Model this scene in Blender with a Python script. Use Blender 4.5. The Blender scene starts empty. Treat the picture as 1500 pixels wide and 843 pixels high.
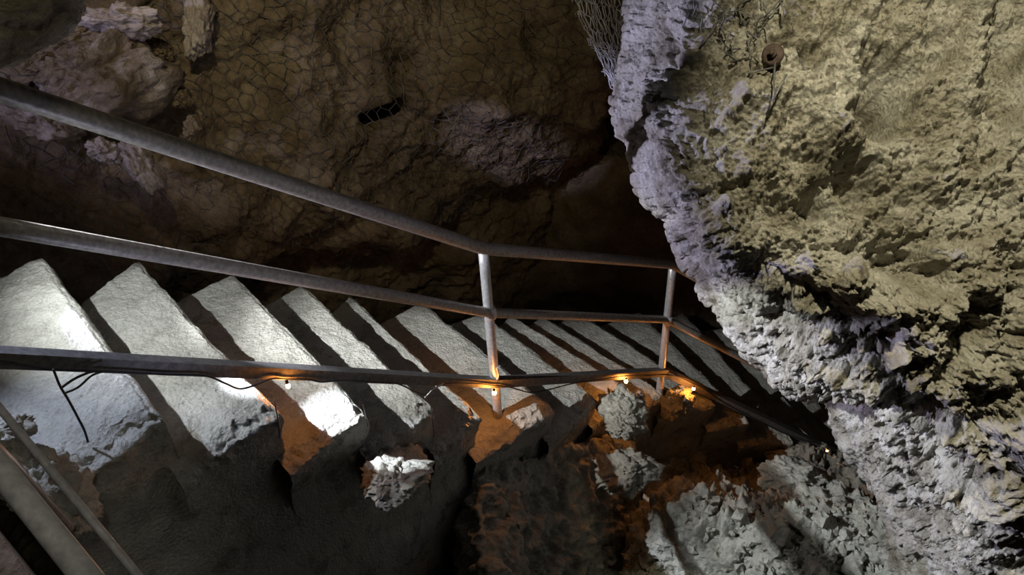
import bpy, math, random
import numpy as np
from mathutils import Vector, Matrix
random.seed(7)
RNG = np.random.default_rng(11)
sc = bpy.context.scene
COL = sc.collection

# ------------------------------------------------------------------ camera geometry
F = 1150.0
PCX, PCY = 750.0, 421.5
CAM = np.array([[0.9990, 0.0467, -0.0002], [-0.0298, 0.6311, -0.7751], [-0.0361, 0.7743, 0.6318]])
u_, _, vt_ = np.linalg.svd(CAM)
CAM = u_ @ vt_                      # rows: world axes in camera space, eye at the origin


def ray(x, y):
    x = np.asarray(x, float)
    y = np.asarray(y, float)
    c = np.stack([(x - PCX) / F, -(y - PCY) / F, -np.ones_like(x + y)], -1)
    return c @ CAM.T


def at(x, y, depth):
    return ray(x, y) * np.asarray(depth, float)[..., None]


# ------------------------------------------------------------------ noise
_perm = RNG.permutation(256)
_perm = np.concatenate([_perm, _perm, _perm])
_grad = RNG.normal(size=(256, 3))
_grad /= np.linalg.norm(_grad, axis=1)[:, None]
_cell = RNG.random((256, 3))


def _h(i, j, k):
    return _perm[(_perm[(_perm[i & 255] + j) & 255] + k) & 255]


def perlin(P):
    P = np.asarray(P, np.float32)
    I = np.floor(P).astype(np.int64)
    Fr = P - I
    U = Fr * Fr * Fr * (Fr * (Fr * 6 - 15) + 10)
    r = 0.0
    for dx in (0, 1):
        wx = U[..., 0] if dx else 1 - U[..., 0]
        for dy in (0, 1):
            wy = U[..., 1] if dy else 1 - U[..., 1]
            for dz in (0, 1):
                wz = U[..., 2] if dz else 1 - U[..., 2]
                g = _grad[_h(I[..., 0] + dx, I[..., 1] + dy, I[..., 2] + dz)]
                dd = Fr - np.array([dx, dy, dz], np.float32)
                r = r + wx * wy * wz * (g * dd).sum(-1)
    return r * 1.6


def fbm(P, octv=4, gain=0.5, ridge=False):
    a, s, r = 1.0, 1.0, 0.0
    P = np.asarray(P, float)
    for o in range(octv):
        q = perlin(P * s + 17.3 * o)
        r = r + a * ((0.5 - np.abs(q)) if ridge else q)
        a *= gain
        s *= 2.03
    return r


def worley(P):
    P = np.asarray(P, np.float32)
    I = np.floor(P).astype(np.int64)
    f1 = np.full(P.shape[:-1], 9.0, np.float32)
    f2 = np.full(P.shape[:-1], 9.0, np.float32)
    for dx in (-1, 0, 1):
        for dy in (-1, 0, 1):
            for dz in (-1, 0, 1):
                J = I + np.array([dx, dy, dz])
                c = _cell[_h(J[..., 0], J[..., 1], J[..., 2])] + J
                d = ((P - c) ** 2).sum(-1)
                f2 = np.where(d < f1, f1, np.minimum(f2, d))
                f1 = np.minimum(f1, d)
    return np.sqrt(f1), np.sqrt(f2)


def interp(x, xs, ys):
    return np.interp(x, xs, ys)


def smooth(a, b, x):
    t = np.clip((x - a) / (b - a), 0, 1)
    return t * t * (3 - 2 * t)


def normals(G):
    du = np.gradient(G, axis=0)
    dv = np.gradient(G, axis=1)
    n = np.cross(du, dv)
    return n / (np.linalg.norm(n, axis=-1, keepdims=True) + 1e-12)


# ------------------------------------------------------------------ materials
def nd(nt, t, **kw):
    n = nt.nodes.new(t)
    for k, v in kw.items():
        if k in n.inputs:
            n.inputs[k].default_value = v
        else:
            setattr(n, k, v)
    return n


def rock_mat(name, cols, scale=3.0, rough=0.85, bump=0.5, fine=60.0, spec=0.3, bdist=0.02, rough_var=0.0, coat=0.0):
    m = bpy.data.materials.new(name)
    m.use_nodes = True
    nt = m.node_tree
    b = nt.nodes['Principled BSDF']
    tc = nt.nodes.new('ShaderNodeTexCoord')
    n1 = nd(nt, 'ShaderNodeTexNoise', Scale=scale, Detail=6.0, Roughness=0.62)
    nt.links.new(tc.outputs['Object'], n1.inputs['Vector'])
    cr = nt.nodes.new('ShaderNodeValToRGB')
    el = cr.color_ramp.elements
    while len(el) < len(cols):
        el.new(0.5)
    for i, c in enumerate(cols):
        el[i].position = 0.3 + 0.42 * i / max(1, len(cols) - 1)
        el[i].color = (*c, 1)
    nt.links.new(n1.outputs['Fac'], cr.inputs['Fac'])
    n2 = nd(nt, 'ShaderNodeTexNoise', Scale=fine, Detail=5.0, Roughness=0.65)
    nt.links.new(tc.outputs['Object'], n2.inputs['Vector'])
    mx = nt.nodes.new('ShaderNodeMix')
    mx.data_type = 'RGBA'
    mx.blend_type = 'MULTIPLY'
    mx.inputs['Factor'].default_value = 0.45
    cr2 = nt.nodes.new('ShaderNodeValToRGB')
    cr2.color_ramp.elements[0].position = 0.32
    cr2.color_ramp.elements[0].color = (0.35, 0.33, 0.30, 1)
    cr2.color_ramp.elements[1].position = 0.62
    nt.links.new(n2.outputs['Fac'], cr2.inputs['Fac'])
    nt.links.new(cr.outputs['Color'], mx.inputs['A'])
    nt.links.new(cr2.outputs['Color'], mx.inputs['B'])
    nt.links.new(mx.outputs['Result'], b.inputs['Base Color'])
    v = nd(nt, 'ShaderNodeTexVoronoi', Scale=fine * 0.7)
    nt.links.new(tc.outputs['Object'], v.inputs['Vector'])
    ad = nt.nodes.new('ShaderNodeMath')
    ad.operation = 'MULTIPLY_ADD'
    ad.inputs[1].default_value = 0.5
    nt.links.new(v.outputs['Distance'], ad.inputs[0])
    nt.links.new(n2.outputs['Fac'], ad.inputs[2])
    bp = nd(nt, 'ShaderNodeBump', Strength=bump, Distance=bdist)
    nt.links.new(ad.outputs[0], bp.inputs['Height'])
    nt.links.new(bp.outputs['Normal'], b.inputs['Normal'])
    if rough_var:
        mr = nt.nodes.new('ShaderNodeMapRange')
        mr.inputs['From Min'].default_value = 0.35
        mr.inputs['From Max'].default_value = 0.65
        mr.inputs['To Min'].default_value = rough - rough_var
        mr.inputs['To Max'].default_value = rough + rough_var
        nt.links.new(n1.outputs['Fac'], mr.inputs['Value'])
        nt.links.new(mr.outputs['Result'], b.inputs['Roughness'])
    else:
        b.inputs['Roughness'].default_value = rough
    b.inputs['Specular IOR Level'].default_value = spec
    b.inputs['Coat Weight'].default_value = coat
    b.inputs['Coat Roughness'].default_value = 0.2
    return m


def plain_mat(name, c, rough=0.5, metal=0.0, noise=0.25, scale=40.0, bump=0.1):
    m = bpy.data.materials.new(name)
    m.use_nodes = True
    nt = m.node_tree
    b = nt.nodes['Principled BSDF']
    tc = nt.nodes.new('ShaderNodeTexCoord')
    n1 = nd(nt, 'ShaderNodeTexNoise', Scale=scale, Detail=5.0, Roughness=0.6)
    nt.links.new(tc.outputs['Object'], n1.inputs['Vector'])
    cr = nt.nodes.new('ShaderNodeValToRGB')
    cr.color_ramp.elements[0].position = 0.3
    cr.color_ramp.elements[1].position = 0.7
    cr.color_ramp.elements[0].color = (*[x * (1 - noise) for x in c], 1)
    cr.color_ramp.elements[1].color = (*[min(1, x * (1 + noise)) for x in c], 1)
    nt.links.new(n1.outputs['Fac'], cr.inputs['Fac'])
    nt.links.new(cr.outputs['Color'], b.inputs['Base Color'])
    bp = nd(nt, 'ShaderNodeBump', Strength=bump, Distance=0.003)
    nt.links.new(n1.outputs['Fac'], bp.inputs['Height'])
    nt.links.new(bp.outputs['Normal'], b.inputs['Normal'])
    b.inputs['Roughness'].default_value = rough
    b.inputs['Metallic'].default_value = metal
    return m


def glow_mat(name, c, s):
    m = bpy.data.materials.new(name)
    m.use_nodes = True
    nt = m.node_tree
    b = nt.nodes['Principled BSDF']
    b.inputs['Base Color'].default_value = (0.9, 0.8, 0.6, 1)
    b.inputs['Emission Color'].default_value = (*c, 1)
    b.inputs['Emission Strength'].default_value = s
    return m


M_OUT = rock_mat('limestone', [(0.13, 0.115, 0.08), (0.34, 0.315, 0.25), (0.50, 0.48, 0.42), (0.62, 0.60, 0.54)], 7.0, 0.8, 1.0, 110, 0.35, 0.010)
M_WALL = rock_mat('muddy_cave_rock', [(0.10, 0.075, 0.045), (0.20, 0.15, 0.10), (0.34, 0.28, 0.20)], 3.0, 0.85, 0.8, 40, 0.25, 0.02)
M_PALE = rock_mat('pale_flowstone', [(0.20, 0.16, 0.13), (0.42, 0.36, 0.34), (0.55, 0.50, 0.48)], 5.0, 0.7, 0.7, 45, 0.3, 0.015)
M_STEP = rock_mat('wet_stone_tread', [(0.36, 0.36, 0.32), (0.48, 0.48, 0.43), (0.58, 0.58, 0.53)], 9.0, 0.34, 0.9, 110, 0.6, 0.010, 0.14)
M_BLD = rock_mat('mottled_boulder', [(0.12, 0.09, 0.06), (0.20, 0.155, 0.12), (0.50, 0.44, 0.42)], 5.0, 0.75, 0.9, 45, 0.3, 0.015)
M_RUB = rock_mat('rubble_stone', [(0.26, 0.25, 0.21), (0.42, 0.42, 0.36), (0.58, 0.58, 0.50)], 6.0, 0.75, 0.8, 60, 0.35, 0.012)
M_EARTH = rock_mat('brown_earth', [(0.09, 0.06, 0.04), (0.17, 0.12, 0.08), (0.26, 0.2, 0.14)], 5.0, 0.9, 0.8, 50, 0.2, 0.015)
M_GALV = plain_mat('galvanised_steel', (0.52, 0.52, 0.54), 0.4, 0.35, 0.25, 60, 0.25)
M_DUSTY = plain_mat('dusty_steel', (0.32, 0.30, 0.27), 0.42, 0.35, 0.35, 70, 0.4)
M_BAR = plain_mat('weathered_flat_bar', (0.14, 0.135, 0.13), 0.6, 0.3, 0.4, 60, 0.4)
M_RUST = plain_mat('rusty_iron', (0.065, 0.043, 0.034), 0.75, 0.4, 0.4, 90, 0.6)
M_WIRE = plain_mat('dark_wire', (0.13, 0.13, 0.13), 0.5, 0.4, 0.3, 60)
M_ZINC = plain_mat('pale_wire', (0.75, 0.75, 0.75), 0.5, 0.1, 0.2, 60)
M_CABLE = plain_mat('black_rubber', (0.018, 0.018, 0.02), 0.5, 0.0, 0.3, 60)
M_BULB = glow_mat('warm_glowing_glass', (1.0, 0.34, 0.055), 430.0)
M_SOCK = plain_mat('brown_plastic', (0.10, 0.06, 0.03), 0.5, 0.0)
M_BLOCKER = plain_mat('black_light_blocker', (0.03, 0.03, 0.03), 0.6, 0.0)  # for the added shell that blocks stair lamp light


# ------------------------------------------------------------------ mesh helpers
def mesh_obj(name, V, faces, mat, parent=None, smooth_=True):
    V = np.asarray(V, float).reshape(-1, 3)
    q_ = parent
    while q_ is not None:
        V = V - np.array(q_.location)
        q_ = q_.parent
    me = bpy.data.meshes.new(name)
    faces = [np.asarray(f) for f in (faces if isinstance(faces, list) else [faces])]
    loops = np.concatenate([f.reshape(-1) for f in faces]).astype(np.int32)
    tot = np.concatenate([np.full(len(f), f.shape[1]) for f in faces]).astype(np.int32)
    start = np.concatenate([[0], np.cumsum(tot)[:-1]]).astype(np.int32)
    me.vertices.add(len(V))
    me.vertices.foreach_set('co', V.astype(np.float32).reshape(-1))
    me.loops.add(len(loops))
    me.loops.foreach_set('vertex_index', loops)
    me.polygons.add(len(tot))
    me.polygons.foreach_set('loop_start', start)
    me.polygons.foreach_set('loop_total', tot)
    me.polygons.foreach_set('use_smooth', np.full(len(tot), smooth_))
    me.update()
    me.validate()
    me.materials.append(mat)
    o = bpy.data.objects.new(name, me)
    COL.objects.link(o)
    o.parent = parent
    return o


def grid_faces(nu, nv):
    i = np.arange(nu * nv).reshape(nu, nv)
    return np.stack([i[:-1, :-1], i[1:, :-1], i[1:, 1:], i[:-1, 1:]], -1).reshape(-1, 4)


def grid_obj(name, G, mat, parent=None):
    return mesh_obj(name, G, grid_faces(*G.shape[:2]), mat, parent)


class MB:
    def __init__(s):
        s.v, s.q, s.t, s.n = [], [], [], 0

    def add(s, V, q=None, t=None):
        V = np.asarray(V, float).reshape(-1, 3)
        if q is not None and len(q):
            s.q.append(np.asarray(q) + s.n)
        if t is not None and len(t):
            s.t.append(np.asarray(t) + s.n)
        s.v.append(V)
        s.n += len(V)

    def tube(s, pts, r, seg=10, caps=True):
        P = np.asarray(pts, float)
        n = len(P)
        r = np.broadcast_to(np.asarray(r, float), (n,))
        T = np.gradient(P, axis=0)
        T /= np.linalg.norm(T, axis=1)[:, None] + 1e-12
        up = np.array([0, 0, 1.0]) if abs(T[0][2]) < 0.9 else np.array([1.0, 0, 0])
        a = np.linspace(0, 2 * math.pi, seg, endpoint=False)
        V = []
        X = np.cross(T[0], up)
        X /= np.linalg.norm(X)
        for i in range(n):
            X = X - T[i] * X.dot(T[i])
            X /= np.linalg.norm(X) + 1e-12
            Y = np.cross(T[i], X)
            V.append(P[i] + r[i] * (np.cos(a)[:, None] * X + np.sin(a)[:, None] * Y))
        V = np.array(V)
        idx = np.arange(n * seg).reshape(n, seg)
        nx = np.roll(idx, -1, axis=1)
        q = np.stack([idx[:-1], nx[:-1], nx[1:], idx[1:]], -1).reshape(-1, 4)
        Vl = V.reshape(-1, 3)
        t = None
        if caps:
            Vl = np.concatenate([Vl, P[:1], P[-1:]])
            c0, c1 = n * seg, n * seg + 1
            t = [[c0, nx[0, k], idx[0, k]] for k in range(seg)] + [[c1, idx[-1, k], nx[-1, k]] for k in range(seg)]
        s.add(Vl, q, t)

    def profile(s, pts, prof, side, closed=True):
        """sweep a profile (list of (a, b): a along side vector, b along up) along straight pts"""
        P = np.asarray(pts, float)
        side = np.asarray(side, float)
        V = []
        for p in P:
            for a, b in prof:
                V.append(p + side * a + np.array([0, 0, b]))
        k = len(prof)
        idx = np.arange(len(P) * k).reshape(len(P), k)
        nx = np.roll(idx, -1, axis=1)
        q = np.stack([idx[:-1], nx[:-1], nx[1:], idx[1:]], -1).reshape(-1, 4).tolist()
        t = []
        for row, fl in ((idx[0], 1), (idx[-1], 0)):
            for j in range(1, k - 1):
                f = [row[0], row[j], row[j + 1]]
                t.append(f[::-1] if fl else f)
        s.add(V, q, t)

    def ball(s, c, r, nu=10, nv=14, sc_=(1, 1, 1)):
        th = np.linspace(0.02, math.pi - 0.02, nu)
        ph = np.linspace(0, 2 * math.pi, nv, endpoint=False)
        T, Pp = np.meshgrid(th, ph, indexing='ij')
        V = np.stack([np.sin(T) * np.cos(Pp) * sc_[0], np.sin(T) * np.sin(Pp) * sc_[1], np.cos(T) * sc_[2]], -1) * r + np.asarray(c)
        idx = np.arange(nu * nv).reshape(nu, nv)
        nx = np.roll(idx, -1, axis=1)
        q = np.stack([idx[:-1], idx[1:], nx[1:], nx[:-1]], -1).reshape(-1, 4)
        s.add(V, q)

    def box(s, c, X, Y, Z):
        c, X, Y, Z = (np.asarray(k, float) for k in (c, X, Y, Z))
        V = [c + a * X + b * Y + d * Z for a in (-1, 1) for b in (-1, 1) for d in (-1, 1)]
        s.add(V, [[0, 1, 3, 2], [4, 6, 7, 5], [0, 4, 5, 1], [2, 3, 7, 6], [0, 2, 6, 4], [1, 5, 7, 3]])

    def build(s, name, mat, parent=None, smooth_=True):
        fs = []
        if s.q:
            fs.append(np.concatenate(s.q))
        if s.t:
            fs.append(np.concatenate(s.t))
        return mesh_obj(name, np.concatenate(s.v), fs, mat, parent, smooth_)


def tag(o, label=None, cat=None, group=None, kind=None):
    for k, v in (('label', label), ('category', cat), ('group', group), ('kind', kind)):
        if v:
            o[k] = v
    return o


def thing(name, loc, label, cat, group=None):
    o = bpy.data.objects.new(name, None)
    o.location = loc
    COL.objects.link(o)
    return tag(o, label, cat, group)


def spline(pts, n=24):
    P = np.asarray(pts, float)
    if len(P) < 3:
        return np.linspace(P[0], P[-1], n)
    Q = np.concatenate([[2 * P[0] - P[1]], P, [2 * P[-1] - P[-2]]])
    out = []
    for i in range(1, len(Q) - 2):
        for t in np.linspace(0, 1, max(3, n // (len(P) - 1)), endpoint=False):
            a, b, c, d = Q[i - 1], Q[i], Q[i + 1], Q[i + 2]
            out.append(0.5 * (2 * b + (c - a) * t + (2 * a - 5 * b + 4 * c - d) * t * t + (3 * b - a - 3 * c + d) * t ** 3))
    out.append(P[-1])
    return np.array(out)


# ------------------------------------------------------------------ cave walls
# path of the back wall in plan, left to right, then round into the dark passage
WP = np.array([(-3.7, -0.3), (-3.3, 0.8), (-2.85, 1.8), (-2.3, 2.65), (-1.6, 3.4), (-0.8, 3.95), (0.0, 4.4), (0.45, 4.68), (0.62, 5.1), (0.66, 5.8), (0.9, 6.8)])
WPS = spline(WP, 300)
_seg = np.concatenate([[0], np.cumsum(np.linalg.norm(np.diff(WPS, axis=0), axis=1))])


def wall_macro(a, z):
    """a: arc length along the plan path, z: height -> points"""
    x = np.interp(a, _seg, WPS[:, 0])
    y = np.interp(a, _seg, WPS[:, 1])
    e = 0.03
    tx = np.interp(a + e, _seg, WPS[:, 0]) - np.interp(a - e, _seg, WPS[:, 0])
    ty = np.interp(a + e, _seg, WPS[:, 1]) - np.interp(a - e, _seg, WPS[:, 1])
    L = np.hypot(tx, ty) + 1e-9
    nx, ny = ty / L, -tx / L                       # towards the stairs
    out = 0.22 * np.exp(-((z + 2.05) / 0.5) ** 2) - 0.35 * smooth(-2.55, -3.1, z) + 0.5 * smooth(-1.5, 0.6, z)
    return np.stack([x + nx * out, y + ny * out, z + 0 * x], -1)


def wall_surface(a, z):
    P = wall_macro(a, z)
    n = normals(P)
    n = n * np.sign((n * (-P)).sum(-1).mean())
    d = 0.16 * fbm(P * 1.3, 3) + 0.07 * fbm(P * 3.7 + 5, 3, 0.55, True) + 0.012 * fbm(P * 14, 3)
    f1, f2 = worley(P * 7.0)
    d = d + 0.018 * np.clip(f2 - f1, 0, 0.4)
    g1, g2 = worley(P * 17 + 0.5 * fbm(P * 8, 2)[..., None])
    d = d + 0.035 * np.clip(g2 - g1, 0, 0.45) - 0.02 * smooth(0.2, 0.6, fbm(P * 8 + 60, 3))
    return P, n, d


na, nz = 620, 430
A, Z = np.meshgrid(np.linspace(0.0, _seg[-1], na), np.linspace(1.2, -4.4, nz), indexing='ij')
Pw, Nw, Dw = wall_surface(A, Z)


def hole_px(P, x, y, rx, ry, ang=0.0, pw=4.0):
    """falloff of a hollow whose mouth is at the direction of (x, y) seen from where the photo was taken"""
    c = P @ CAM
    px = PCX + F * c[..., 0] / -c[..., 2] - x
    py = PCY - F * c[..., 1] / -c[..., 2] - y
    ca, sa = math.cos(ang), math.sin(ang)
    q = (np.abs((px * ca + py * sa) / rx) ** pw + np.abs((-px * sa + py * ca) / ry) ** pw)
    return np.exp(-q) * (c[..., 2] < -0.5)


Dw = Dw - 0.8 * hole_px(Pw, 573, 173, 32, 17, -0.45, 6) - 0.12 * hole_px(Pw, 600, 102, 24, 22, 0, 3) - 0.10 * hole_px(Pw, 800, 60, 40, 24, 0.5, 3)
G = Pw + Nw * Dw[..., None]
wall_back = grid_obj('wall_back', G, M_WALL)
tag(wall_back, kind='structure')

# ground of the passage beyond the stairs and the low wall that carries it
na, nz = 260, 150
A, T = np.meshgrid(np.linspace(-0.4, 5.4, na), np.linspace(0, 1, nz), indexing='ij')
yy = interp(T, [0, 0.45, 1], [4.78, 5.0, 8.5])
zz = interp(T, [0, 0.45, 1], [-5.4, -2.95, -2.4])
Pf = np.stack([A, yy + 0.12 * (A - 1) * 0, zz], -1)
Pf[..., 1] -= 0.10 * np.clip(A - 1.4, 0, 9) ** 1.2
nf = normals(Pf)
nf *= np.sign(nf[na // 2, nz - 20, 2])
Pf = Pf + nf * (0.14 * fbm(Pf * 1.7, 4) + 0.05 * fbm(Pf * 6, 3, 0.5, True))[..., None]
tag(grid_obj('wall_passage', Pf, M_WALL), kind='structure')
# end of the passage, and the side behind the outcrop
na, nz = 160, 120
A, Z = np.meshgrid(np.linspace(0, 1, na), np.linspace(1.5, -5.6, nz), indexing='ij')
pth = spline([(0.2, 6.4), (0.9, 8.0), (3.0, 8.6), (5.2, 7.4), (5.8, 5.0), (5.4, 2.5), (4.6, 0.6)], 200)
k = np.linspace(0, 1, len(pth))
Pe = np.stack([np.interp(A, k, pth[:, 0]), np.interp(A, k, pth[:, 1]), Z], -1)
Pe = Pe + normals(Pe) * (0.2 * fbm(Pe * 1.2, 4))[..., None]
tag(grid_obj('wall_far', Pe, M_WALL), kind='structure')

# ------------------------------------------------------------------ rock outcrop on the right
SY = [-300, -100, 0, 50, 110, 150, 180, 215, 240, 290, 315, 335, 360, 410, 470, 530, 575, 600, 640, 690, 740, 790, 850, 1000]
SX = [945, 930, 922, 925, 912, 903, 903, 922, 930, 948, 990, 999, 1002, 1034, 1066, 1108, 1148, 1192, 1228, 1264, 1296, 1308, 1312, 1330]
RY = [-300, 0, 100, 240, 330, 380, 420, 450, 520, 600, 700, 850, 1000]
RX = [1060, 1040, 1030, 1012, 1040, 1090, 1160, 1230, 1330, 1420, 1500, 1580, 1640]


def outcrop_depth(x, y, sx):
    ds = interp(y, [-300, 0, 200, 340, 500, 700, 820, 1000], [2.65, 2.5, 2.4, 2.4, 2.65, 3.05, 3.4, 3.4])
    dr = interp(y, [-300, 0, 200, 400, 600, 800, 1000], [2.1, 2.05, 1.98, 1.92, 1.92, 2.05, 2.2])
    de = interp(y, [-300, 0, 200, 600, 1000], [1.95, 1.95, 1.85, 1.75, 1.9])
    rx = interp(y, RY, RX)
    t = np.clip((x - sx) / (rx - sx), 0, 1)
    e = np.sin(t * math.pi / 2) ** 0.85
    d1 = ds + (dr - ds) * e
    t2 = np.clip((x - rx) / (1800 - rx), 0, 1)
    d2 = dr + (de - dr) * (t2 ** 1.25)
    k = smooth(-60, 60, x - rx)
    return d1 * (1 - k) + d2 * k


nr, ncf, ncb = 900, 620, 60
ys = np.linspace(-260, 990, nr)
sx = interp(ys, SY, SX) + 5 * perlin(np.stack([ys * 0.03, 0 * ys, 0 * ys], -1)) + 3 * perlin(np.stack([ys * 0.09, 0 * ys, 0 * ys + 4], -1))
w = np.linspace(0, 1, ncf) ** 1.15
X = sx[:, None] + (1800 - sx[:, None]) * w[None, :]
Y = np.repeat(ys[:, None], ncf, 1)
front = at(X, Y, outcrop_depth(X, Y, sx[:, None]))
# the far side: folds back behind the outline
b = np.linspace(1, 0, ncb, endpoint=False)
Xb = sx[:, None] + 200 * b[None, :] ** 1.6
back = at(Xb, np.repeat(ys[:, None], ncb, 1), outcrop_depth(sx, ys, sx)[:, None] + 1.2 * b[None, :] ** 0.62)
G = np.concatenate([back, front], 1)
n = normals(G)
n *= np.sign((n[:, ncb:] * -G[:, ncb:]).sum(-1).mean())
d = 0.10 * fbm(G * 2.1 + 3, 3) + 0.055 * fbm(G * 5.5 + 9, 4, 0.6, True) + 0.030 * fbm(G * 13, 5, 0.62)
f1, f2 = worley(G * 11.0 + 0.5 * fbm(G * 7, 3)[..., None])
d += 0.022 * np.clip(0.7 - f1, 0, 1) * (1 + fbm(G * 3 + 8, 2))
f1, f2 = worley(G * 38 + 0.6 * fbm(G * 24, 2)[..., None])
d += 0.012 * np.clip(0.8 - f1, 0, 1)
f1, f2 = worley(G * 16 + 0.35 * fbm(G * 12, 2)[..., None])
d -= 0.055 * np.clip(0.42 - f1, 0, 1) * smooth(-0.1, 0.3, fbm(G * 4 + 33, 2)) * 2
f1, f2 = worley(G * 55 + 0.3 * fbm(G * 30, 1)[..., None] + 7)
d -= 0.012 * np.clip(0.45 - f1, 0, 1) * 2
d += 0.008 * fbm(G * 46 + 3, 3, 0.65) + 0.004 * fbm(G * 120 + 3, 2, 0.7)
d += 0.05 * np.clip(fbm(G * 4.2 + 70, 2), 0, 0.5) ** 0.5 * 0.6
pit = smooth(0.25, 0.6, fbm(G * 6.5 + 40, 3)) + 0.4 * smooth(0.3, 0.6, fbm(G * 17 + 20, 3))
d -= 0.045 * pit
edge = np.concatenate([np.full(ncb, 0.35), 0.35 + 0.65 * smooth(0, 0.12, w)])
d = d * edge[None, :]
for hx, hy, rx, ry, an, dep in ((1288, 145, 34, 50, 0.2, 0.30), (1255, 265, 40, 26, 0.9, 0.16), (1480, 90, 40, 90, 0.2, 0.18), (1325, 390, 60, 26, 0.5, 0.13), (1195, 300, 20, 30, 0.3, 0.09), (1160, 420, 60, 16, 0.4, 0.10), (1340, 600, 40, 24, 0.5, .10), (1420, 480, 26, 40, 0.2, .09),
                                (1370, 60, 30, 50, 0, 0.08), (1222, 605, 42, 16, 0.6, 0.10), (1240, 470, 50, 26, 0.3, 0.08), (1490, 400, 30, 40, 0, .08), (1120, 395, 50, 18, .5, .06)):
    d -= dep * hole_px(G, hx, hy, rx, ry, an, 3)
for hx, hy, rx, ry, an, dep in ((1100, 180, 60, 90, 0, 0.05), (1215, 200, 40, 70, 0, 0.05), (1000, 345, 14, 30, 0, 0.03)):
    d += dep * hole_px(G, hx, hy, rx, ry, an, 2)
G = G + n * d[..., None]
outcrop = grid_obj('rock_outcrop', G, M_OUT)
tag(outcrop, 'huge pitted limestone outcrop overhanging the lower stairs, yellowish above and lavender white below', 'rock')
OUT_G, OUT_N, OUT_S = G, n, ncb

# ------------------------------------------------------------------ staircase
NOSE = {0: ((-1.17, 1.20), (-1.80, 1.90), -1.29), 1: ((-0.957, 1.447), (-1.579, 2.179), -1.54), 2: ((-0.751, 1.679), (-1.438, 2.475), -1.787),
        3: ((-0.547, 1.906), (-1.19, 2.705), -2.05), 4: ((-0.345, 2.136), (-0.98, 2.92), -2.30), 5: ((-0.176, 2.333), (-0.834, 3.17), -2.58),
        6: ((0.17, 2.60), (-0.5, 3.42), -2.86), 7: ((0.41, 2.82), (-0.17, 3.50), -3.04), 8: ((0.644, 3.017), (0.0, 3.69), -3.22),
        9: ((0.87, 3.14), (0.2, 3.87), -3.40), 10: ((1.2, 3.22), (0.45, 4.1), -3.57), 11: ((1.45, 3.25), (0.93, 4.3), -3.79), 12: ((1.78, 3.28), (1.33, 4.55), -4.03),
        13: ((2.10, 3.30), (1.74, 4.6), -4.27), 14: ((2.42, 3.33), (2.15, 4.65), -4.51), 15: ((2.74, 3.36), (2.56, 4.7), -4.75)}
for kk_, z_ in {7: -3.09, 8: -3.30, 9: -3.50, 10: -3.69, 11: -3.93, 12: -4.17, 13: -4.41, 14: -4.65, 15: -4.88}.items():
    a_, b_, z0_ = NOSE[kk_]
    f_ = z_ / z0_
    NOSE[kk_] = (tuple(np.array(a_) * f_), tuple(np.array(b_) * f_), z_)
stairs = thing('staircase', (0.0, 3.0, -4.5), 'wet grey stone staircase turning down to the right behind the pipe railing', 'staircase')


def step_mesh(kk):
    (na_, fa_, z) = NOSE[kk]
    (nb_, fb_, zb) = NOSE[kk - 1]
    na_, fa_, nb_, fb_ = (np.array(p, float) for p in (na_, fa_, nb_, fb_))
    back_n, back_f = nb_ + (nb_ - na_) * 0.12, fb_ + (fb_ - fa_) * 0.12
    U = np.concatenate([np.linspace(0, 1, 70), np.ones(26)])
    du = np.concatenate([np.zeros(70), np.linspace(0, 1, 27)[1:] ** 1.6 * (0.9)])
    V = np.concatenate([np.zeros(64), np.linspace(0, 1, 200), np.ones(12)])
    dv = np.concatenate([np.linspace(1, 0, 65)[:-1] ** 1.5 * 1.9, np.zeros(200), np.linspace(0, 1, 13)[1:] * 0.9])
    Ug, Vg = np.meshgrid(U, V, indexing='ij')
    drop = np.maximum(du[:, None], dv[None, :])
    base = (1 - Ug)[..., None] * ((1 - Vg)[..., None] * back_n + Vg[..., None] * back_f) + Ug[..., None] * ((1 - Vg)[..., None] * na_ + Vg[..., None] * fa_)
    P = np.concatenate([base, (z - drop)[..., None]], -1)
    # worn edges: round the nose and crumble the near end
    q3 = P * 1.0
    run = (na_ - nb_) / np.linalg.norm(na_ - nb_)
    nrm = np.array([run[1], -run[0]])                       # towards the viewer's side
    near = np.exp(-(Vg / 0.08) ** 2)
    crumble = 0.035 + 0.022 * fbm(q3 * 9 + kk, 4, 0.6) + 0.012 * fbm(q3 * 34, 3) - 0.035 * np.exp(-drop / 0.02)
    crumble = crumble * np.exp(-drop / 0.10) - 0.05 * smooth(0.02, 0.35, drop) + 0.015 * fbm(q3 * 5 + 9, 4, 0.6) * smooth(0.02, 0.2, drop)
    P[..., :2] += (nrm * 1.0)[None, None] * (crumble * near)[..., None]
    nose = np.exp(-((1 - Ug) / 0.05) ** 2)
    P[..., :2] += run[None, None] * ((0.010 * fbm(q3 * 7 + 30 + kk, 3) + (-0.012) * np.exp(-drop / 0.02)) * nose)[..., None]
    top = np.exp(-drop / 0.03)
    P[..., 2] += top * (0.006 * fbm(q3 * 9, 3) + 0.0035 * fbm(q3 * 38, 3) - 0.014 * near * np.clip(0.2 + fbm(q3 * 22, 3), 0, 1) - 0.02 * np.exp(-(Vg / 0.02) ** 2) - 0.010 * np.exp(-((1 - Ug) / 0.04) ** 2))
    return P


for kk in range(1, 16):
    grid_obj('step', step_mesh(kk)[:, ::-1], M_STEP, stairs)

# ------------------------------------------------------------------ ground
LINE = np.array([(-2.2, 0.05), (-0.957, 1.447), (-0.176, 2.333), (0.17, 2.60), (0.87, 3.14), (1.2, 3.22), (2.74, 3.36), (3.6, 3.4)])
LZ = np.array([-1.2, -1.54, -2.58, -2.86, -3.40, -3.57, -4.75, -5.2])


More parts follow.
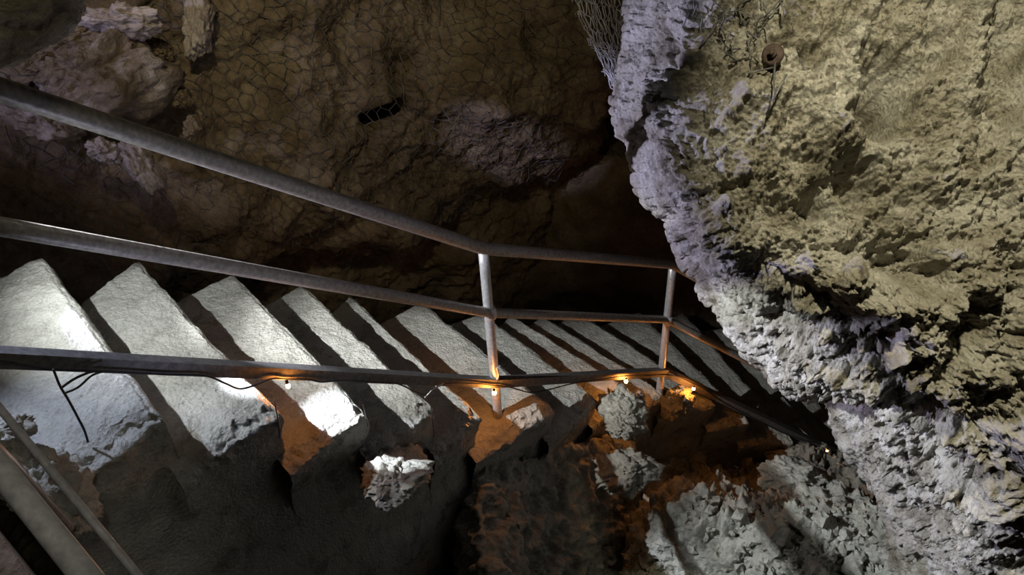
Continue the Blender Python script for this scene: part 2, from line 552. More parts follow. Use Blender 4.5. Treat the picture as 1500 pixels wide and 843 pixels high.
def line_coords(x, y):
    best = np.full(x.shape, 1e9)
    o = np.zeros(x.shape)
    zt = np.zeros(x.shape)
    ss = np.zeros(x.shape)
    acc = 0.0
    for i in range(len(LINE) - 1):
        a, b = LINE[i], LINE[i + 1]
        e = b - a
        L = np.linalg.norm(e)
        t = np.clip(((x - a[0]) * e[0] + (y - a[1]) * e[1]) / L ** 2, 0, 1)
        dx, dy = x - a[0] - t * e[0], y - a[1] - t * e[1]
        dd = np.hypot(dx, dy)
        sg = np.sign(e[1] * dx - e[0] * dy)
        m = dd < best
        best = np.where(m, dd, best)
        o = np.where(m, dd * sg, o)
        zt = np.where(m, LZ[i] + t * (LZ[i + 1] - LZ[i]), zt)
        ss = np.where(m, acc + t * L, ss)
        acc += L
    return o, zt, ss


nx, ny = 760, 460
X, Y = np.meshgrid(np.linspace(-2.6, 3.2, nx), np.linspace(0.3, 3.6, ny), indexing='ij')
O, ZT, S = line_coords(X, Y)
Sx = X
bank = ZT - 0.42 - 1.9 * np.clip(O, 0, 2) - 2.2 * smooth(-0.15, -0.65, X) - 1.6 * smooth(0.6, 0.85, X)
heap = -4.3 + 1.1 * np.exp(-(((X - 1.55) / 0.80) ** 2 + ((Y - 1.95) / 0.62) ** 2) ** 1.4) + 0.5 * np.exp(-(((X - 0.80) / 0.30) ** 2 + ((Y - 2.45) / 0.35) ** 2))
Zg = np.maximum(np.maximum(bank, -4.5), heap)
Zg = np.where(O < -0.04, np.minimum(Zg, ZT - 0.8), Zg)
P = np.stack([X, Y, Zg], -1)
f1, f2 = worley(P * 8.0)
g1, g2 = worley(P * 20.0)
amp = 0.5 + 0.9 * smooth(0.3, 0.8, X)
nG = normals(P)
nG *= np.sign(nG[..., 2:3])
nG = nG * 0.8 + np.array([0, 0, 0.2])
P = P + nG * (amp * (0.10 * fbm(P * 2.3, 4) + 0.05 * fbm(P * 7, 4, 0.6, True) + 0.05 * np.clip(f2 - f1, 0, 0.6) + 0.04 * np.clip(g2 - g1, 0, 0.6) + 0.012 * fbm(P * 30, 2)) + 0.03 * fbm(P * 12, 4, 0.65) - 0.05 * smooth(0.1, 0.5, fbm(P * 9 + 50, 3)))[..., None]
floor_ = grid_obj('floor', P, M_RUB)
tag(floor_, kind='structure')

# loose stones of the heap
HX = np.linspace(-2.6, 3.2, nx); HY = np.linspace(0.3, 3.6, ny)
_t = (1 + 5 ** 0.5) / 2
ICO = np.array([(-1, _t, 0), (1, _t, 0), (-1, -_t, 0), (1, -_t, 0), (0, -1, _t), (0, 1, _t), (0, -1, -_t), (0, 1, -_t), (_t, 0, -1), (_t, 0, 1), (-_t, 0, -1), (-_t, 0, 1)]) / math.hypot(1, _t)
ICF = np.array([(0, 11, 5), (0, 5, 1), (0, 1, 7), (0, 7, 10), (0, 10, 11), (1, 5, 9), (5, 11, 4), (11, 10, 2), (10, 7, 6), (7, 1, 8), (3, 9, 4), (3, 4, 2), (3, 2, 6), (3, 6, 8), (3, 8, 9), (4, 9, 5), (2, 4, 11), (6, 2, 10), (8, 6, 7), (9, 8, 1)])
_e = {}
_V = [tuple(v) for v in ICO]; _F = []
def _mid(a, b):
    k = (min(a, b), max(a, b))
    if k not in _e:
        p = (np.array(_V[a]) + np.array(_V[b])); p /= np.linalg.norm(p); _V.append(tuple(p)); _e[k] = len(_V) - 1
    return _e[k]
for a, b_, c in ICF:
    x, y, z = _mid(a, b_), _mid(b_, c), _mid(c, a)
    _F += [(a, x, z), (b_, y, x), (c, z, y), (x, y, z)]
SV = np.array(_V); SF = np.array(_F)
m = MB()
r_ = np.random.default_rng(3)
NST = 5200
gx = r_.uniform(0.45, 2.5, NST); gy = r_.uniform(1.35, 2.95, NST)
for x, y in zip(gx, gy):
    i, j = int((x + 2.6) / 5.8 * (nx - 1)), int((y - 0.3) / 3.3 * (ny - 1))
    z = P[i, j, 2]
    if z < -4.0:
        continue
    sz = 0.011 + 0.036 * r_.random() ** 2.6
    V = SV * (1 + 0.28 * r_.normal(size=(len(SV), 1)).clip(-1.5, 1.5)) * (sz * r_.uniform(0.6, 1.2, 3))
    m.add(V + (x, y, z + sz * 0.2), None, SF)
tag(m.build('rubble', M_RUB, None, False), 'pale loose rubble covering the heap at the foot of the outcrop', 'rubble', kind='stuff')

# ------------------------------------------------------------------ pipe railing
RT = np.array([[-1.50, 0.966, -0.011], [-0.107, 2.535, -1.859], [0.858, 3.272, -2.56], [3.0, 3.46, -4.20]])
RM = np.array([[-1.50, 0.957, -0.392], [-0.104, 2.530, -2.195], [0.863, 3.270, -2.95], [3.0, 3.46, -4.60]])
RB = np.array([[-1.50, 0.957, -0.80], [-1.174, 1.324, -1.21], [-0.099, 2.532, -2.618], [0.885, 3.264, -3.356], [3.0, 3.46, -5.0]])
rail = thing('pipe_railing', (0.0, 2.6, -2.87), 'grey steel pipe railing with two rails and a flat bottom bar along the stairs', 'railing')


def poly(P, n=14, r=0.05):
    """straight runs with a short bend at each corner"""
    out = [P[0]]
    for i in range(1, len(P) - 1):
        a = P[i] + (P[i - 1] - P[i]) / np.linalg.norm(P[i - 1] - P[i]) * r
        c = P[i] + (P[i + 1] - P[i]) / np.linalg.norm(P[i + 1] - P[i]) * r
        for t in np.linspace(0, 1, 6):
            out.append((1 - t) ** 2 * a + 2 * t * (1 - t) * P[i] + t * t * c)
    out.append(P[-1])
    Q = np.array(out)
    # subdivide long runs
    R = [Q[0]]
    for i in range(1, len(Q)):
        L = np.linalg.norm(Q[i] - Q[i - 1])
        for t in np.linspace(0, 1, max(2, int(L / 0.12) + 1))[1:]:
            R.append(Q[i - 1] + (Q[i] - Q[i - 1]) * t)
    return np.array(R)


m = MB(); m.tube(poly(RT), 0.0255, 24); m.build('handrail', M_DUSTY, rail)
m = MB(); m.tube(poly(RM), 0.0215, 24); m.build('middle_rail', M_DUSTY, rail)
m = MB()
side = np.array([0.747, -0.665, 0])
Lp = [(-0.022, 0.022), (0.022, 0.022), (0.022, -0.030), (0.016, -0.030), (0.016, 0.016), (-0.022, 0.016)]
m.profile(poly(RB[:4], r=0.01), Lp, side)
m.profile(poly(RB[3:], r=0.01), Lp, np.array([0.087, -0.996, 0]))
bar = m.build('bottom_bar', M_BAR, rail, smooth_=False)
for (bx, by, bz), tp in (((-0.095, 2.536, -2.90), (-0.107, 2.535, -1.875)), ((0.866, 3.268, -3.62), (0.858, 3.272, -2.575)), ((2.20, 3.39, -4.62), (2.20, 3.39, -3.60)), ((-1.42, 1.05, -1.34), (-1.42, 1.05, -0.13))):
    m = MB(); m.tube(np.linspace((bx, by, bz), tp, 12), 0.0215, 20)
    post = m.build('post', M_GALV, rail)
    # weld collar where the middle rail crosses
    zc = np.interp(bx, RM[:, 0], RM[:, 2])
    m = MB(); m.tube(np.linspace((bx, by, zc - 0.028), (bx, by, zc + 0.028), 5), [0.022, 0.0255, 0.026, 0.0255, 0.022], 20)
    m.build('weld_collar', M_GALV, post)
    zb = bz + 0.004
    m = MB(); m.tube(np.linspace((bx, by, zb), (bx, by, zb + 0.008), 2), 0.05, 20)
    m.build('base_plate', M_GALV, post)

# ------------------------------------------------------------------ near railing at the lower left
nr_ = thing('landing_railing', (-0.5, 0.5, -1.5), 'pale grey two-bar landing railing close to the viewer, lowest left of the scene', 'railing')
a0, a1 = at(-140, 514, 0.98), at(180, 912, 0.80)
m = MB(); m.tube(np.linspace(a0, a1, 30), 0.0142, 18); m.build('handrail', M_GALV, nr_)
c0, c1 = at(-120, 453, 1.30), at(260, 915, 1.08)
m = MB(); m.tube(np.linspace(c0, c1, 30), 0.0062, 12); m.build('lower_rail', M_GALV, nr_)
p0 = a0 + (a1 - a0) * 0.03
p1 = c0 + (c1 - c0) * 0.03
m = MB(); m.tube(np.array([p0, p1 + (0, 0, -0.6)]), 0.012, 12); m.build('post', M_GALV, nr_)

# landing behind that railing, where the viewer stands
e_ = (a1 - a0)[:2] / np.linalg.norm((a1 - a0)[:2])
n_ = np.array([e_[1], -e_[0]])
c_ = CAM.T
if (CAM.T @ np.array([*(a0[:2] + n_ * 0.3), -1.5]))[0] > (CAM.T @ np.array([*a0[:2], -1.5]))[0]:
    n_ = -n_
U, V = np.meshgrid(np.linspace(-0.9, 1.3, 160), np.linspace(0.03, 1.1, 90), indexing='ij')
XY = a0[:2] + U[..., None] * e_ + V[..., None] * n_
Pl = np.concatenate([XY, np.full(U.shape + (1,), -1.5)], -1)
Pl[..., 2] += 0.02 * fbm(Pl * 4, 4) + 0.008 * fbm(Pl * 20, 2)
Pl[:, 0, 2] -= 0.9
tag(grid_obj('floor_landing', Pl, M_EARTH), kind='structure')

# ------------------------------------------------------------------ cables and bulbs
NS = np.array([0.747, -0.665, 0])


def bar_pt(x, y, off=0.03):
    """point in the vertical plane just in front of the bottom bar"""
    r = ray(x, y)
    best = None
    for a, b_ in ((RB[1], RB[2]), (RB[2], RB[3]), (RB[3], RB[4])):
        e = (b_ - a)[:2]; e = e / np.linalg.norm(e)
        nn = np.array([e[1], -e[0]])
        t = (a[:2] + nn * off).dot(nn) / r[:2].dot(nn)
        p = r * t
        s = (p[:2] - a[:2]).dot(e) / np.linalg.norm((b_ - a)[:2])
        q = abs(s - 0.5)
        if best is None or q < best[0]:
            best = (q, p)
    return best[1]


BULBS = [(422, 563, 'warm glowing bulb under the bottom bar beside the brightest white patch of stairs'),
         (724, 573, 'warm glowing bulb against the foot of the middle railing post'),
         (917, 556, 'warm glowing bulb under the bar above the small upright stones'),
         (1016, 567, 'warm glowing bulb hanging in the orange niche just past the second post'),
         (1211, 658, 'warm glowing bulb low under the overhanging rock, lowest of the string')]
for x, y, lab in BULBS:
    off = 0.045 if x != 724 else 0.055
    if x == 1211:
        off = 0.06
    if x == 1016:
        off = 0.10
    c = bar_pt(x, y + 3, off)
    t = thing('fairy_bulb', tuple(c), lab, 'light bulb', 'warm fairy bulbs along the bottom bar')
    m = MB(); m.ball(c, 0.0070 if x == 422 else 0.0095, 10, 14, (1, 1, 1.2)); m.build('bulb_glass', M_BULB, t)
    m = MB(); m.tube([c + (0, 0, 0.0095), c + (0, 0, 0.013), c + (0, 0, 0.024), c + (0, 0, 0.026)], [0.0045, 0.0052, 0.0052, 0.003], 12); m.build('socket', M_SOCK, t)


def cable(name, px, lab, r=0.0028, off=0.032, mat=M_CABLE, cat='cable', n=40):
    pts = spline([bar_pt(x, y, off + (o[0] if o else 0)) for x, y, *o in px], n)
    m = MB(); m.tube(pts, r, 8)
    return tag(m.build(name, mat), lab, cat)


cable('light_cable', [(-40, 524), (20, 532), (60, 540), (78, 541), (110, 543), (170, 545), (240, 549), (300, 551), (330, 562), (352, 570), (378, 563), (400, 555), (420, 556), (450, 556), (470, 560), (500, 558), (540, 560), (580, 562), (610, 575), (627, 577), (650, 563), (690, 562), (722, 565),
                      (748, 568), (775, 575), (800, 572), (840, 562), (880, 556), (917, 551), (950, 551), (980, 550), (1016, 560), (1060, 590), (1110, 616), (1160, 640), (1210, 652)],
      'black fairy light cable tied along under the bottom bar of the railing', 0.003, 0.03, n=280)
cable('hanging_cord', [(78, 541), (88, 566), (100, 586), (114, 612), (124, 632), (129, 648)], 'thin black cord hanging across the glinting topmost tread', 0.003, 0.05)
cable('tied_cord', [(88, 570), (108, 556), (128, 547), (136, 545)], 'short black loop of cord over the glinting top tread, upper of two', 0.0032, 0.045)
cable('tied_cord', [(93, 577), (114, 568), (134, 551), (152, 544)], 'short black loop of cord over the glinting top tread, lower of two', 0.0028, 0.045)
cable('lit_riser_edge', [(402, 590), (405, 604), (408, 622), (410, 642)], 'thin strand standing in for the lit riser edge beside the orange lit corner of the third tread', 0.0022, 0.11, M_WIRE)  # these strands stand in for riser edges catching orange light
cable('lit_riser_edge', [(531, 592), (535, 606), (539, 626)], 'thin strand standing in for the lit riser edge below the brightest white tread end', 0.0018, 0.11, M_WIRE)
cable('lit_riser_edge', [(630, 588), (633, 610), (636, 641)], 'thin strand standing in for the lit riser edge between the white lit tread end and the middle post', 0.0018, 0.11, M_WIRE)
cable('pale_wire_end', [(622, 583), (632, 573), (642, 566), (650, 562)], 'pale loose wire end catching light under the bar beside the white tread', 0.0022, 0.04, M_ZINC)
cable('wire_tie', [(727, 558), (730, 550), (728, 540), (733, 536)], 'thin wire tie sticking up from the bar at the middle post', 0.0014, 0.02, M_ZINC)

# ------------------------------------------------------------------ camera
cd = bpy.data.cameras.new('camera')
cd.sensor_width = 36.0
cd.lens = 36.0 * F / 1500.0
cd.clip_start = 0.05
cam = bpy.data.objects.new('camera', cd)
COL.objects.link(cam)
cam.matrix_world = Matrix([[*CAM[0], 0], [*CAM[1], 0], [*CAM[2], 0], [0, 0, 0, 1]])
sc.camera = cam
bpy.context.view_layer.update()
DG = bpy.context.evaluated_depsgraph_get()


def hit(x, y, skip=()):
    r = Vector(ray(x, y)).normalized()
    ok, loc, nrm, idx, ob, _ = sc.ray_cast(DG, Vector((0, 0, 0)), r)
    if not ok:
        return None, None, None
    if nrm.dot(r) > 0:
        nrm = -nrm
    return np.array(loc), np.array(nrm), ob


# ------------------------------------------------------------------ boulders
def boulder(name, x, y, depth, wx, wy, wd, ang, lab, mat, seed, cat='rock', rough=0.16, cuts=9, res=(70, 110), group=None, fine=0.0):
    """an irregular stone: cut ellipsoid, wx wide, wy high, wd deep (metres), tilted ang in the view"""
    c = at(x, y, depth)
    r = np.random.default_rng(seed)
    th = np.linspace(0.01, math.pi - 0.01, res[0])
    ph = np.linspace(0, 2 * math.pi, res[1], endpoint=False)
    T, Pp = np.meshgrid(th, ph, indexing='ij')
    D = np.stack([np.sin(T) * np.cos(Pp), np.sin(T) * np.sin(Pp), np.cos(T)], -1)
    R = np.ones(D.shape[:2])
    for _ in range(cuts):
        k = r.normal(size=3); k /= np.linalg.norm(k)
        h = r.uniform(0.62, 0.88)
        dt = D @ k
        R = np.minimum(R, np.where(dt > 0.05, h / np.maximum(dt, 0.05), 9))
    o_ = r.random(3) * 50
    R = R * (1 + rough * fbm(D * 2.2 + o_, 4, 0.55) + 0.05 * fbm(D * 9 + o_, 3))
    V = D * R[..., None]
    ca, sa = math.cos(ang), math.sin(ang)
    ax = CAM @ np.array([ca, -sa, 0]); ay = CAM @ np.array([sa, ca, 0]); az = CAM @ np.array([0, 0, 1.0])
    W = c + V[..., 0:1] * ax * wx / 2 + V[..., 1:2] * ay * wy / 2 + V[..., 2:3] * az * wd / 2
    if fine:
        W = W + D[..., 0:1] * 0 + (D[..., 0:1] * ax + D[..., 1:2] * ay + D[..., 2:3] * az) * (fine * (fbm(W * 25, 3) + 1.2 * np.clip(0.6 - worley(W * 28)[0], 0, 1)))[..., None]
    idx = np.arange(res[0] * res[1]).reshape(res)
    nx_ = np.roll(idx, -1, axis=1)
    q = np.stack([idx[:-1], idx[1:], nx_[1:], nx_[:-1]], -1).reshape(-1, 4)
    V = np.concatenate([W.reshape(-1, 3), [W[0].mean(0), W[-1].mean(0)]])
    a, e = len(V) - 2, len(V) - 1
    t = [[a, idx[0, k], nx_[0, k]] for k in range(res[1])] + [[e, nx_[-1, k], idx[-1, k]] for k in range(res[1])]
    o = mesh_obj(name, V, [q, np.array(t)], mat)
    return tag(o, lab, cat, group)


def px2m(p, depth):
    return p * depth / F


BO = [  # name, x, y, w px, h px, angle, depth, deep m, label, mat
    ('boulder', 150, 118, 240, 130, -0.62, 3.0, 0.6, 'large brown boulder with lavender patches behind the left end of the handrail', M_BLD),
    ('slab', 175, 32, 112, 40, -0.08, 2.85, 0.25, 'pale flat stone slab lying on top of the large brown boulder', M_PALE),
    ('boulder', 120, 66, 100, 26, -0.5, 2.9, 0.2, 'long narrow brown stone wedged under the pale flat slab', M_WALL),
    ('boulder', 60, 96, 46, 26, -0.6, 2.85, 0.15, 'small ochre stone at the lower end of the narrow wedged stone', M_WALL),
    ('boulder', 75, 170, 130, 70, 0.25, 2.9, 0.4, 'lavender lit block just under the left end of the handrail', M_BLD),
    ('boulder', 205, 238, 44, 90, -0.45, 3.05, 0.2, 'pointed lavender stone hanging below the handrail', M_PALE),
    ('boulder', 160, 222, 46, 36, 0.35, 3.05, 0.2, 'small lavender stone beside the pointed hanging stone', M_PALE),
    ('boulder', 290, 38, 44, 100, 0.1, 3.3, 0.2, 'narrow lavender rock spike hanging at the top edge', M_PALE),
    ('boulder', 236, 70, 36, 26, 0.7, 3.1, 0.15, 'small ochre stone to the right of the pale flat slab', M_WALL),
    ('boulder', 264, 140, 30, 36, -0.4, 3.2, 0.15, 'small tan stone jutting from the wall above the handrail', M_WALL),
    ('boulder', 282, 188, 22, 36, 0.2, 3.2, 0.12, 'small ochre stone nearest the upper side of the handrail', M_WALL),
]
for i, (nm, x, y, wp, hp, an, dep, wd, lab, mt) in enumerate(BO):
    boulder(nm, x, y, dep, px2m(wp, dep), px2m(hp, dep), wd, an, lab, mt, 100 + i, rough=0.22, fine=0.010, group='stones in the upper back wall')
# near rounded rock at the top left corner
boulder('boulder', -40, -20, 1.35, px2m(330, 1.35), px2m(210, 1.35), 0.35, -0.5, 'smooth yellowish rock close by in the top corner beside the pale slab', M_OUT, 131, rough=0.08, cuts=3)
# stones below the near end of the stairs
BO2 = [
    ('boulder', 66, 714, 176, 44, 0.86, 1.75, 0.3, 'long pale lit rock seen between the two bars of the landing railing', M_RUB),
    ('boulder', 4, 632, 50, 40, 0.8, 1.8, 0.2, 'pale broken rock at the upper end of the landing railing', M_RUB),
    ('boulder', 574, 697, 96, 50, 0.1, 2.80, 0.7, 'white lit angular rock alone in the dark below the stairs', M_RUB),
    ('boulder', 912, 604, 56, 90, -0.5, 4.15, 0.22, 'upright pale stone below the bar under the third glowing bulb', M_RUB),
    ('boulder', 936, 592, 16, 44, 0.15, 4.2, 0.08, 'small thin upright lavender stone below the bar', M_PALE),
    ('boulder', 910, 625, 50, 34, 0.4, 4.1, 0.2, 'crumbly pale stone under the upright stone by the bar', M_RUB),
    ('boulder', 915, 690, 100, 56, -0.15, 3.95, 0.3, 'pale crumbly rock at the far end of the rubble heap in the dark', M_RUB),
    ('boulder', 992, 590, 46, 52, 0.4, 4.72, 0.22, 'pitted orange lit stone beside the foot of the second post', M_RUB),
    ('boulder', 1165, 700, 110, 56, 0.3, 4.25, 0.35, 'grey rubble block in front of the orange lit step side', M_RUB),
    ('boulder', 1285, 735, 50, 40, 0.6, 4.2, 0.2, 'dark stone squeezed under the tip of the outcrop', M_WALL),
]
for i, (nm, x, y, wp, hp, an, dep, wd, lab, mt) in enumerate(BO2):
    boulder(nm, x, y, dep, px2m(wp, dep), px2m(hp, dep), wd, an, lab, mt, 160 + i, rough=0.24, fine=0.014, group='loose rocks below the stairs')

# ------------------------------------------------------------------ rockfall netting
def net_edges(nu_, nv_, fn, r, name, mat, lab, sag=0.0, seg=5):
    """hexagonal wire netting; fn(u, v) -> point"""
    m = MB()
    for i in range(nu_):
        for j in range(nv_):
            u0 = i + (0.5 if j % 2 else 0.0)
            v0 = j * 0.75
            a = (u0, v0); b_ = (u0 + 0.5, v0 + 0.25); c = (u0, v0 + 0.75 + 0.0); d_ = (u0 - 0.5, v0 + 0.25)
            for p, q, tw in ((a, b_, 0), (a, d_, 0), (b_, (u0 + 0.5, v0 + 0.75), 1)):
                A_, B_ = fn(*p), fn(*q)
                if A_ is None or B_ is None:
                    continue
                m.tube([A_, (A_ + B_) / 2, B_], r * (1.5 if tw else 1.0), seg, False)
    return tag(m.build(name, mat), lab, 'wire mesh')


a_lo, a_hi = _seg[-1] * 0.0, 0
WALLN = wall_macro


def a_of(x, y):
    P_, n_, ob = hit(x, y)
    return P_


# wall frame for the netting
def net_fn(u0, v0, du, dv, off, jit):
    cache = {}

    def fn(u, v):
        k = (round(u * 4), round(v * 4))
        if k in cache:
            return cache[k]
        a = np.array([[a0_ + u * du + v * 0.02, a0_ + u * du + v * 0.02 + 0.02], ] * 2)
        z = np.array([[z0_ - v * dv - u * 0.006] * 2, [z0_ - v * dv - u * 0.006 - 0.02] * 2])
        P_, n_, d_ = wall_surface(a, z)
        # the netting is tight over the humps and spans the hollows
        p = P_[0, 0] + n_[0, 0] * (np.clip(d_[0, 0], -0.02, 0.3) + off + random.uniform(-jit, jit)) + RNG.normal(size=3) * 0.008
        cache[k] = p
        return p
    a0_, z0_ = u0, v0
    return fn


# orientation of the normal towards the eye for tiny patches
_ws = wall_surface


def wall_surface(a, z):
    P_, n_, d_ = _ws(a, z)
    n_ = n_ * np.sign((n_ * -P_).sum(-1, keepdims=True))
    return P_, n_, d_


ia = int(np.argmin(np.hypot(WPS[:, 0] + 2.2, WPS[:, 1] - 2.8)))
ib = int(np.argmin(np.hypot(WPS[:, 0] - 0.45, WPS[:, 1] - 4.68)))
du_, dv_ = 0.068, 0.084
net_edges(int((_seg[ib] - _seg[ia]) / du_), int(1.75 / (0.75 * dv_)), net_fn(_seg[ia], -1.0, du_, dv_, 0.02, 0.006), 0.0016, 'rockfall_netting', M_WIRE,
          'wide dark hexagonal wire netting spread over the brown back wall')


# square mesh scraps with a rusty rock bolt on the outcrop
def on_out(x, y, off=0.02):
    P_, n_, ob = hit(x, y)
    return P_ + n_ * off


def strand(m, px, r, off=0.022, n=12):
    q = []
    for (xa, ya), (xb, yb) in zip(px[:-1], px[1:]):
        k = max(2, int(math.hypot(xb - xa, yb - ya) / 9))
        q += [on_out(xa + (xb - xa) * t, ya + (yb - ya) * t, off) for t in np.linspace(0, 1, k, endpoint=False)]
    q.append(on_out(*px[-1], off))
    q = np.array(q)
    # a stiff wire: nearly straight, standing on the humps
    t = np.linspace(0, 1, len(q))
    lin = q[0] + (q[-1] - q[0]) * t[:, None]
    eye = -q / np.linalg.norm(q, axis=1)[:, None]
    lift = np.clip(((q - lin) * eye).sum(1), 0, None)
    if len(px) == 2:
        q = lin + eye * lift.max()
    m.tube(q, r, 7)


m = MB()
for px in ([(1018, -10), (1021, 20), (1028, 56)], [(1050, -10), (1056, 30), (1065, 86)], [(1083, -10), (1094, 40), (1107, 112)], [(1090, -8), (1098, 50), (1103, 80)], [(1152, -10), (1155, 10), (1157, 35)],
           [(1114, -12), (1119, 14), (1122, 27)], [(1134, -4), (1126, 16), (1122, 28)], [(1122, 28), (1129, 45), (1131, 70)], [(1028, 58), (1052, 36), (1080, 6), (1096, -8)], [(1066, 88), (1094, 55), (1121, 29)],
           [(1000, 34), (1012, 14), (1022, -4)], [(1066, 88), (1078, 88), (1094, 78)], [(1107, 112), (1124, 92)], [(1140, 104), (1136, 138)], [(1136, 138), (1158, 114)], [(1131, 24), (1150, 2)], [(1172, 70), (1174, 100)], [(1124, 28), (1140, 10)],
           [(1145, 78), (1158, 64), (1172, 68)]):
    strand(m, px, 0.0021)
tag(m.build('wire_mesh_scrap', M_WIRE), 'torn dark wire mesh pinned by the rusty bolt on the outcrop', 'wire mesh')


def rock_bolt(x, y, r, lab, mat, facing):
    P_, n_, ob = hit(x, y)
    f = np.array(facing, float); f /= np.linalg.norm(f)
    P_ = P_ + f * 0.028
    t = thing('rock_bolt', tuple(P_), lab, 'rock bolt')
    m = MB(); m.tube([P_ - f * 0.004, P_ - f * 0.0035, P_ + f * 0.0015, P_ + f * 0.004], [r * 0.97, r, r, r * 0.8], 28); m.build('plate', mat, t)
    m = MB(); m.tube([P_ + f * 0.003, P_ + f * 0.014, P_ + f * 0.015], [r * 0.42, r * 0.42, r * 0.36], 6); m.build('nut', mat, t, False)
    m = MB(); m.tube([P_ - f * 0.09, P_ + f * 0.024], r * 0.22, 12); m.build('rod', mat, t)


rock_bolt(1134, 84, 0.026, 'rusty round bolt plate with a nut at the top of the outcrop', M_RUST, at(880, 250, 1.0) * -0.9 + np.array([-0.35, 0, 0.15]))
rock_bolt(908, 43, 0.022, 'small dark square nut in the pale netting by the dark opening', M_WIRE, at(880, 250, 1.0) * -1.0)

# bunched pale netting between back wall and outcrop
rr = random.Random(5)
_bc = {}


def bunch_fn(u, v):
    k = (round(u * 4), round(v * 4))
    if k not in _bc:
        g = float(smooth(0.0, 7.0, v))
        px = (836 + u * 7.5) * (1 - g) + (903 + u * 2.0) * g + rr.uniform(-2.5, 2.5)
        py = -18 + v * 27 + (1 - g) * (u - 5) * 1.5 + rr.uniform(-3, 3)
        _bc[k] = at(px, py, 3.2 - 0.45 * g + 0.05 * math.sin(u * 2.1 + v) + rr.uniform(-0.02, 0.02))
    return _bc[k]


m = MB()
for lay in range(2):
    _bc.clear()
    for i in range(12):
        for j in range(10):
            u0 = i + (0.5 if j % 2 else 0.0) + lay * 0.37
            v0 = j * 0.75
            a, b_, d_ = (u0, v0), (u0 + 0.5, v0 + 0.25), (u0 - 0.5, v0 + 0.25)
            for p, q, tw in ((a, b_, 0), (a, d_, 0), (b_, (u0 + 0.5, v0 + 0.75), 1)):
                A_, B_ = bunch_fn(*p), bunch_fn(*q)
                m.tube([A_, (A_ + B_) / 2 + np.array([rr.uniform(-.004, .004), 0, rr.uniform(-.004, .004)]), B_], 0.0016 * (1.4 if tw else 1), 5, False)
for yy_, dx in ((66, 0), (70, 4), (74, 8)):
    m.tube(spline([at(862 + dx, yy_, 3.3), at(885, yy_ + 4, 3.2), at(912, yy_ + 12, 2.9)], 10), 0.0018, 6, False)
tag(m.build('bunched_netting', M_ZINC), 'pale bunched wire netting sagging beside the dark opening at the top', 'wire mesh')

# ------------------------------------------------------------------ lamps and added fill lights
def look(o, loc, tgt):
    o.location = loc
    o.rotation_euler = (Vector(tgt) - Vector(loc)).to_track_quat('-Z', 'Y').to_euler()


def spot(name, loc, tgt, power, size, blend, col, radius=0.01):
    l = bpy.data.lights.new(name, 'SPOT')
    l.energy = power
    l.spot_size = math.radians(size)
    l.spot_blend = blend
    l.color = col
    l.shadow_soft_size = radius
    o = bpy.data.objects.new(name, l)
    COL.objects.link(o)
    look(o, loc, tgt)
    return o


WHITE = (0.80, 0.86, 1.0)
LAV = (0.68, 0.66, 1.0)
L0 = np.array([-1.465, 1.733, -0.95])
LV = np.array([-1.80, 1.90, -1.29])
spot('stair_lamp', tuple(L0), (-0.80, 2.32, -2.05), 50, 100, 1.0, (0.95, 0.98, 1.0), 0.005)
spot('lower_stair_fill', tuple(L0 + (0.008, 0, 0)), (0.70, 3.58, -3.60), 215, 42, 0.9, (0.97, 0.98, 1.0), 0.005)  # added beam, evens out the falloff of light down the stairs
spot('stair_spot', tuple(L0 + (0.01, 0, 0)), (-0.54, 1.86, -2.16), 560, 14, 1.0, WHITE, 0.005)  # added narrow beam for the hot patch on the tread ends
spot('lavender_lamp', tuple(LV), tuple(at(1140, 390, 2.3)), 225, 58, 0.6, LAV, 0.008)
spot('tread_glint_fill', (-1.52, 1.60, -0.60), (-1.02, 1.30, -1.54), 42, 54, 0.8, (0.66, 0.74, 1.0), 0.01)  # added to put cold glints on the near end of the top tread
spot('rubble_fill', (-1.50, 1.62, -0.62), tuple(at(1370, 800, 3.1)), 430, 39, 0.6, (0.88, 0.93, 1.0), 0.01)  # extra spot added to light the rubble and lower outcrop
spot('wall_patch_fill', (-1.9, 1.3, -0.4), tuple(at(130, 80, 3.0)), 44, 38, 0.6, LAV, 0.02)  # added for the lavender patches on the left wall
spot('wall_strip_fill', (-1.4, 1.5, -0.6), tuple(at(640, 200, 4)), 230, 9, 0.6, LAV, 0.02)  # added for the lavender strip across the back wall
spot('rail_line_fill', (-0.80, 0.85, -1.72), (-0.50, 1.95, -0.95), 16, 70, 0.6, (0.72, 0.74, 1.0), 0.02)  # added low fill for the bright line along the rails
spot('yellow_lamp', (0.52, 1.02, 0.72), tuple(at(1600, 205, 1.9)), 180, 62, 0.55, (1.0, 0.91, 0.64), 0.03)
spot('corner_rock_fill', (-0.2, 0.35, 0.55), tuple(at(20, 20, 1.3)), 9, 40, 0.6, (1.0, 0.9, 0.55), 0.03)  # added fill to brighten the near rock in the top corner
spot('upper_wall_fill', (-0.3, 0.6, 0.9), tuple(at(470, -40, 4)), 165, 52, 1.0, (1.0, 0.86, 0.52), 0.05)  # added fill for the yellow light on the upper back wall
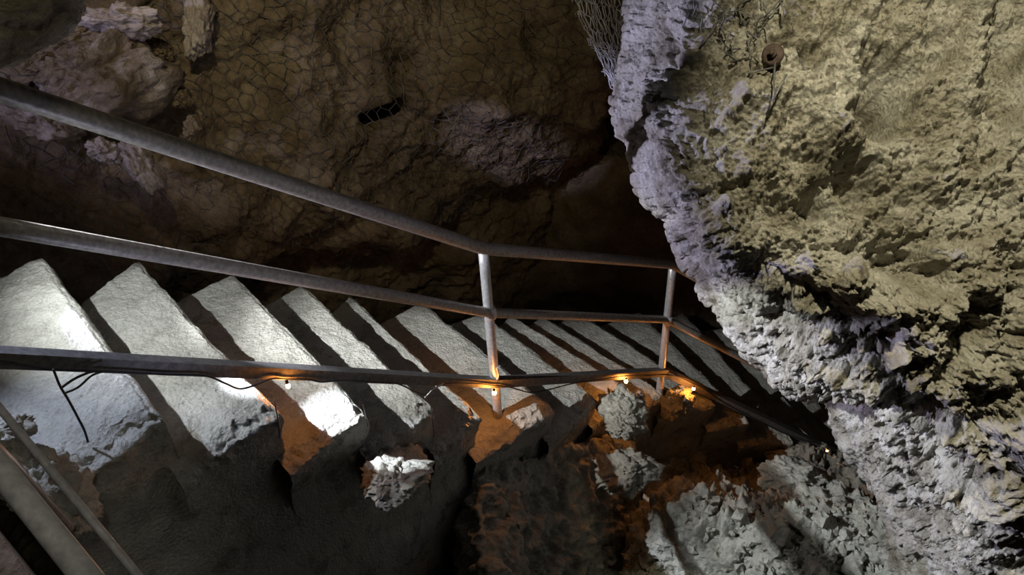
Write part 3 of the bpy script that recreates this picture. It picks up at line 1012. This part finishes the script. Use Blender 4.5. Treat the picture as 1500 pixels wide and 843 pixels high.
spot('landing_fill', (0.1, -0.1, 0.5), tuple(at(0, 735, 1.1)), 24, 21, 0.8, (1.0, 0.92, 0.75), 0.05)  # added fill to brighten the landing railing

# unseen shell added to keep stair lamp light off the far wall
t = thing('stair_light_blocker', tuple(L0), 'unseen black shell added to block stair lamp light from the far wall', 'lamp')
E_ = np.array([(-1.95, 1.75, -1.45), (-1.62, 2.14, -1.54), (-1.46, 2.44, -1.787), (-1.19, 2.70, -2.05), (-0.97, 2.90, -2.30), (-0.83, 3.15, -2.58), (-0.5, 3.40, -2.86), (-0.17, 3.52, -3.09), (0.2, 3.86, -3.5), (0.6, 4.1, -3.75), (1.3, 4.5, -4.1), (2.6, 4.8, -4.5)])
W_ = np.array([(-3.3, 1.2, 0.0), (-3.0, 1.7, 0.0), (-2.4, 2.6, 0.0), (-1.9, 3.1, 0), (-1.5, 3.4, 0), (-1.0, 3.8, 0), (-0.3, 4.2, 0), (0.3, 4.6, -0.2), (0.8, 4.8, -0.5), (1.2, 5, -0.9), (2.0, 5.2, -1.4), (3.2, 5.2, -2.0)])
ef = L0 + (E_ - L0) / np.linalg.norm(E_ - L0, axis=1)[:, None] * 0.15
wf = L0 + (W_ - L0) / np.linalg.norm(W_ - L0, axis=1)[:, None] * 0.15
T_ = np.linspace(0, 1, 10)[:, None, None]
H_ = ef[None] * (1 - T_) + wf[None] * T_
H_ = L0 + (H_ - L0) / np.linalg.norm(H_ - L0, axis=-1, keepdims=True) * 0.15
h_ = grid_obj('blocker_shell', H_, M_BLOCKER, t)
sm = h_.modifiers.new('thick', 'SOLIDIFY'); sm.thickness = 0.003

w_ = bpy.data.worlds.new('cave')
w_.use_nodes = True
w_.node_tree.nodes['Background'].inputs['Color'].default_value = (0.5, 0.35, 0.4, 1)
w_.node_tree.nodes['Background'].inputs['Strength'].default_value = 0.002
sc.world = w_
sc.view_settings.view_transform = 'Standard'
sc.view_settings.look = 'None'
sc.view_settings.exposure = 0.0
sc.view_settings.gamma = 1.0
sc.view_settings.use_curve_mapping = False
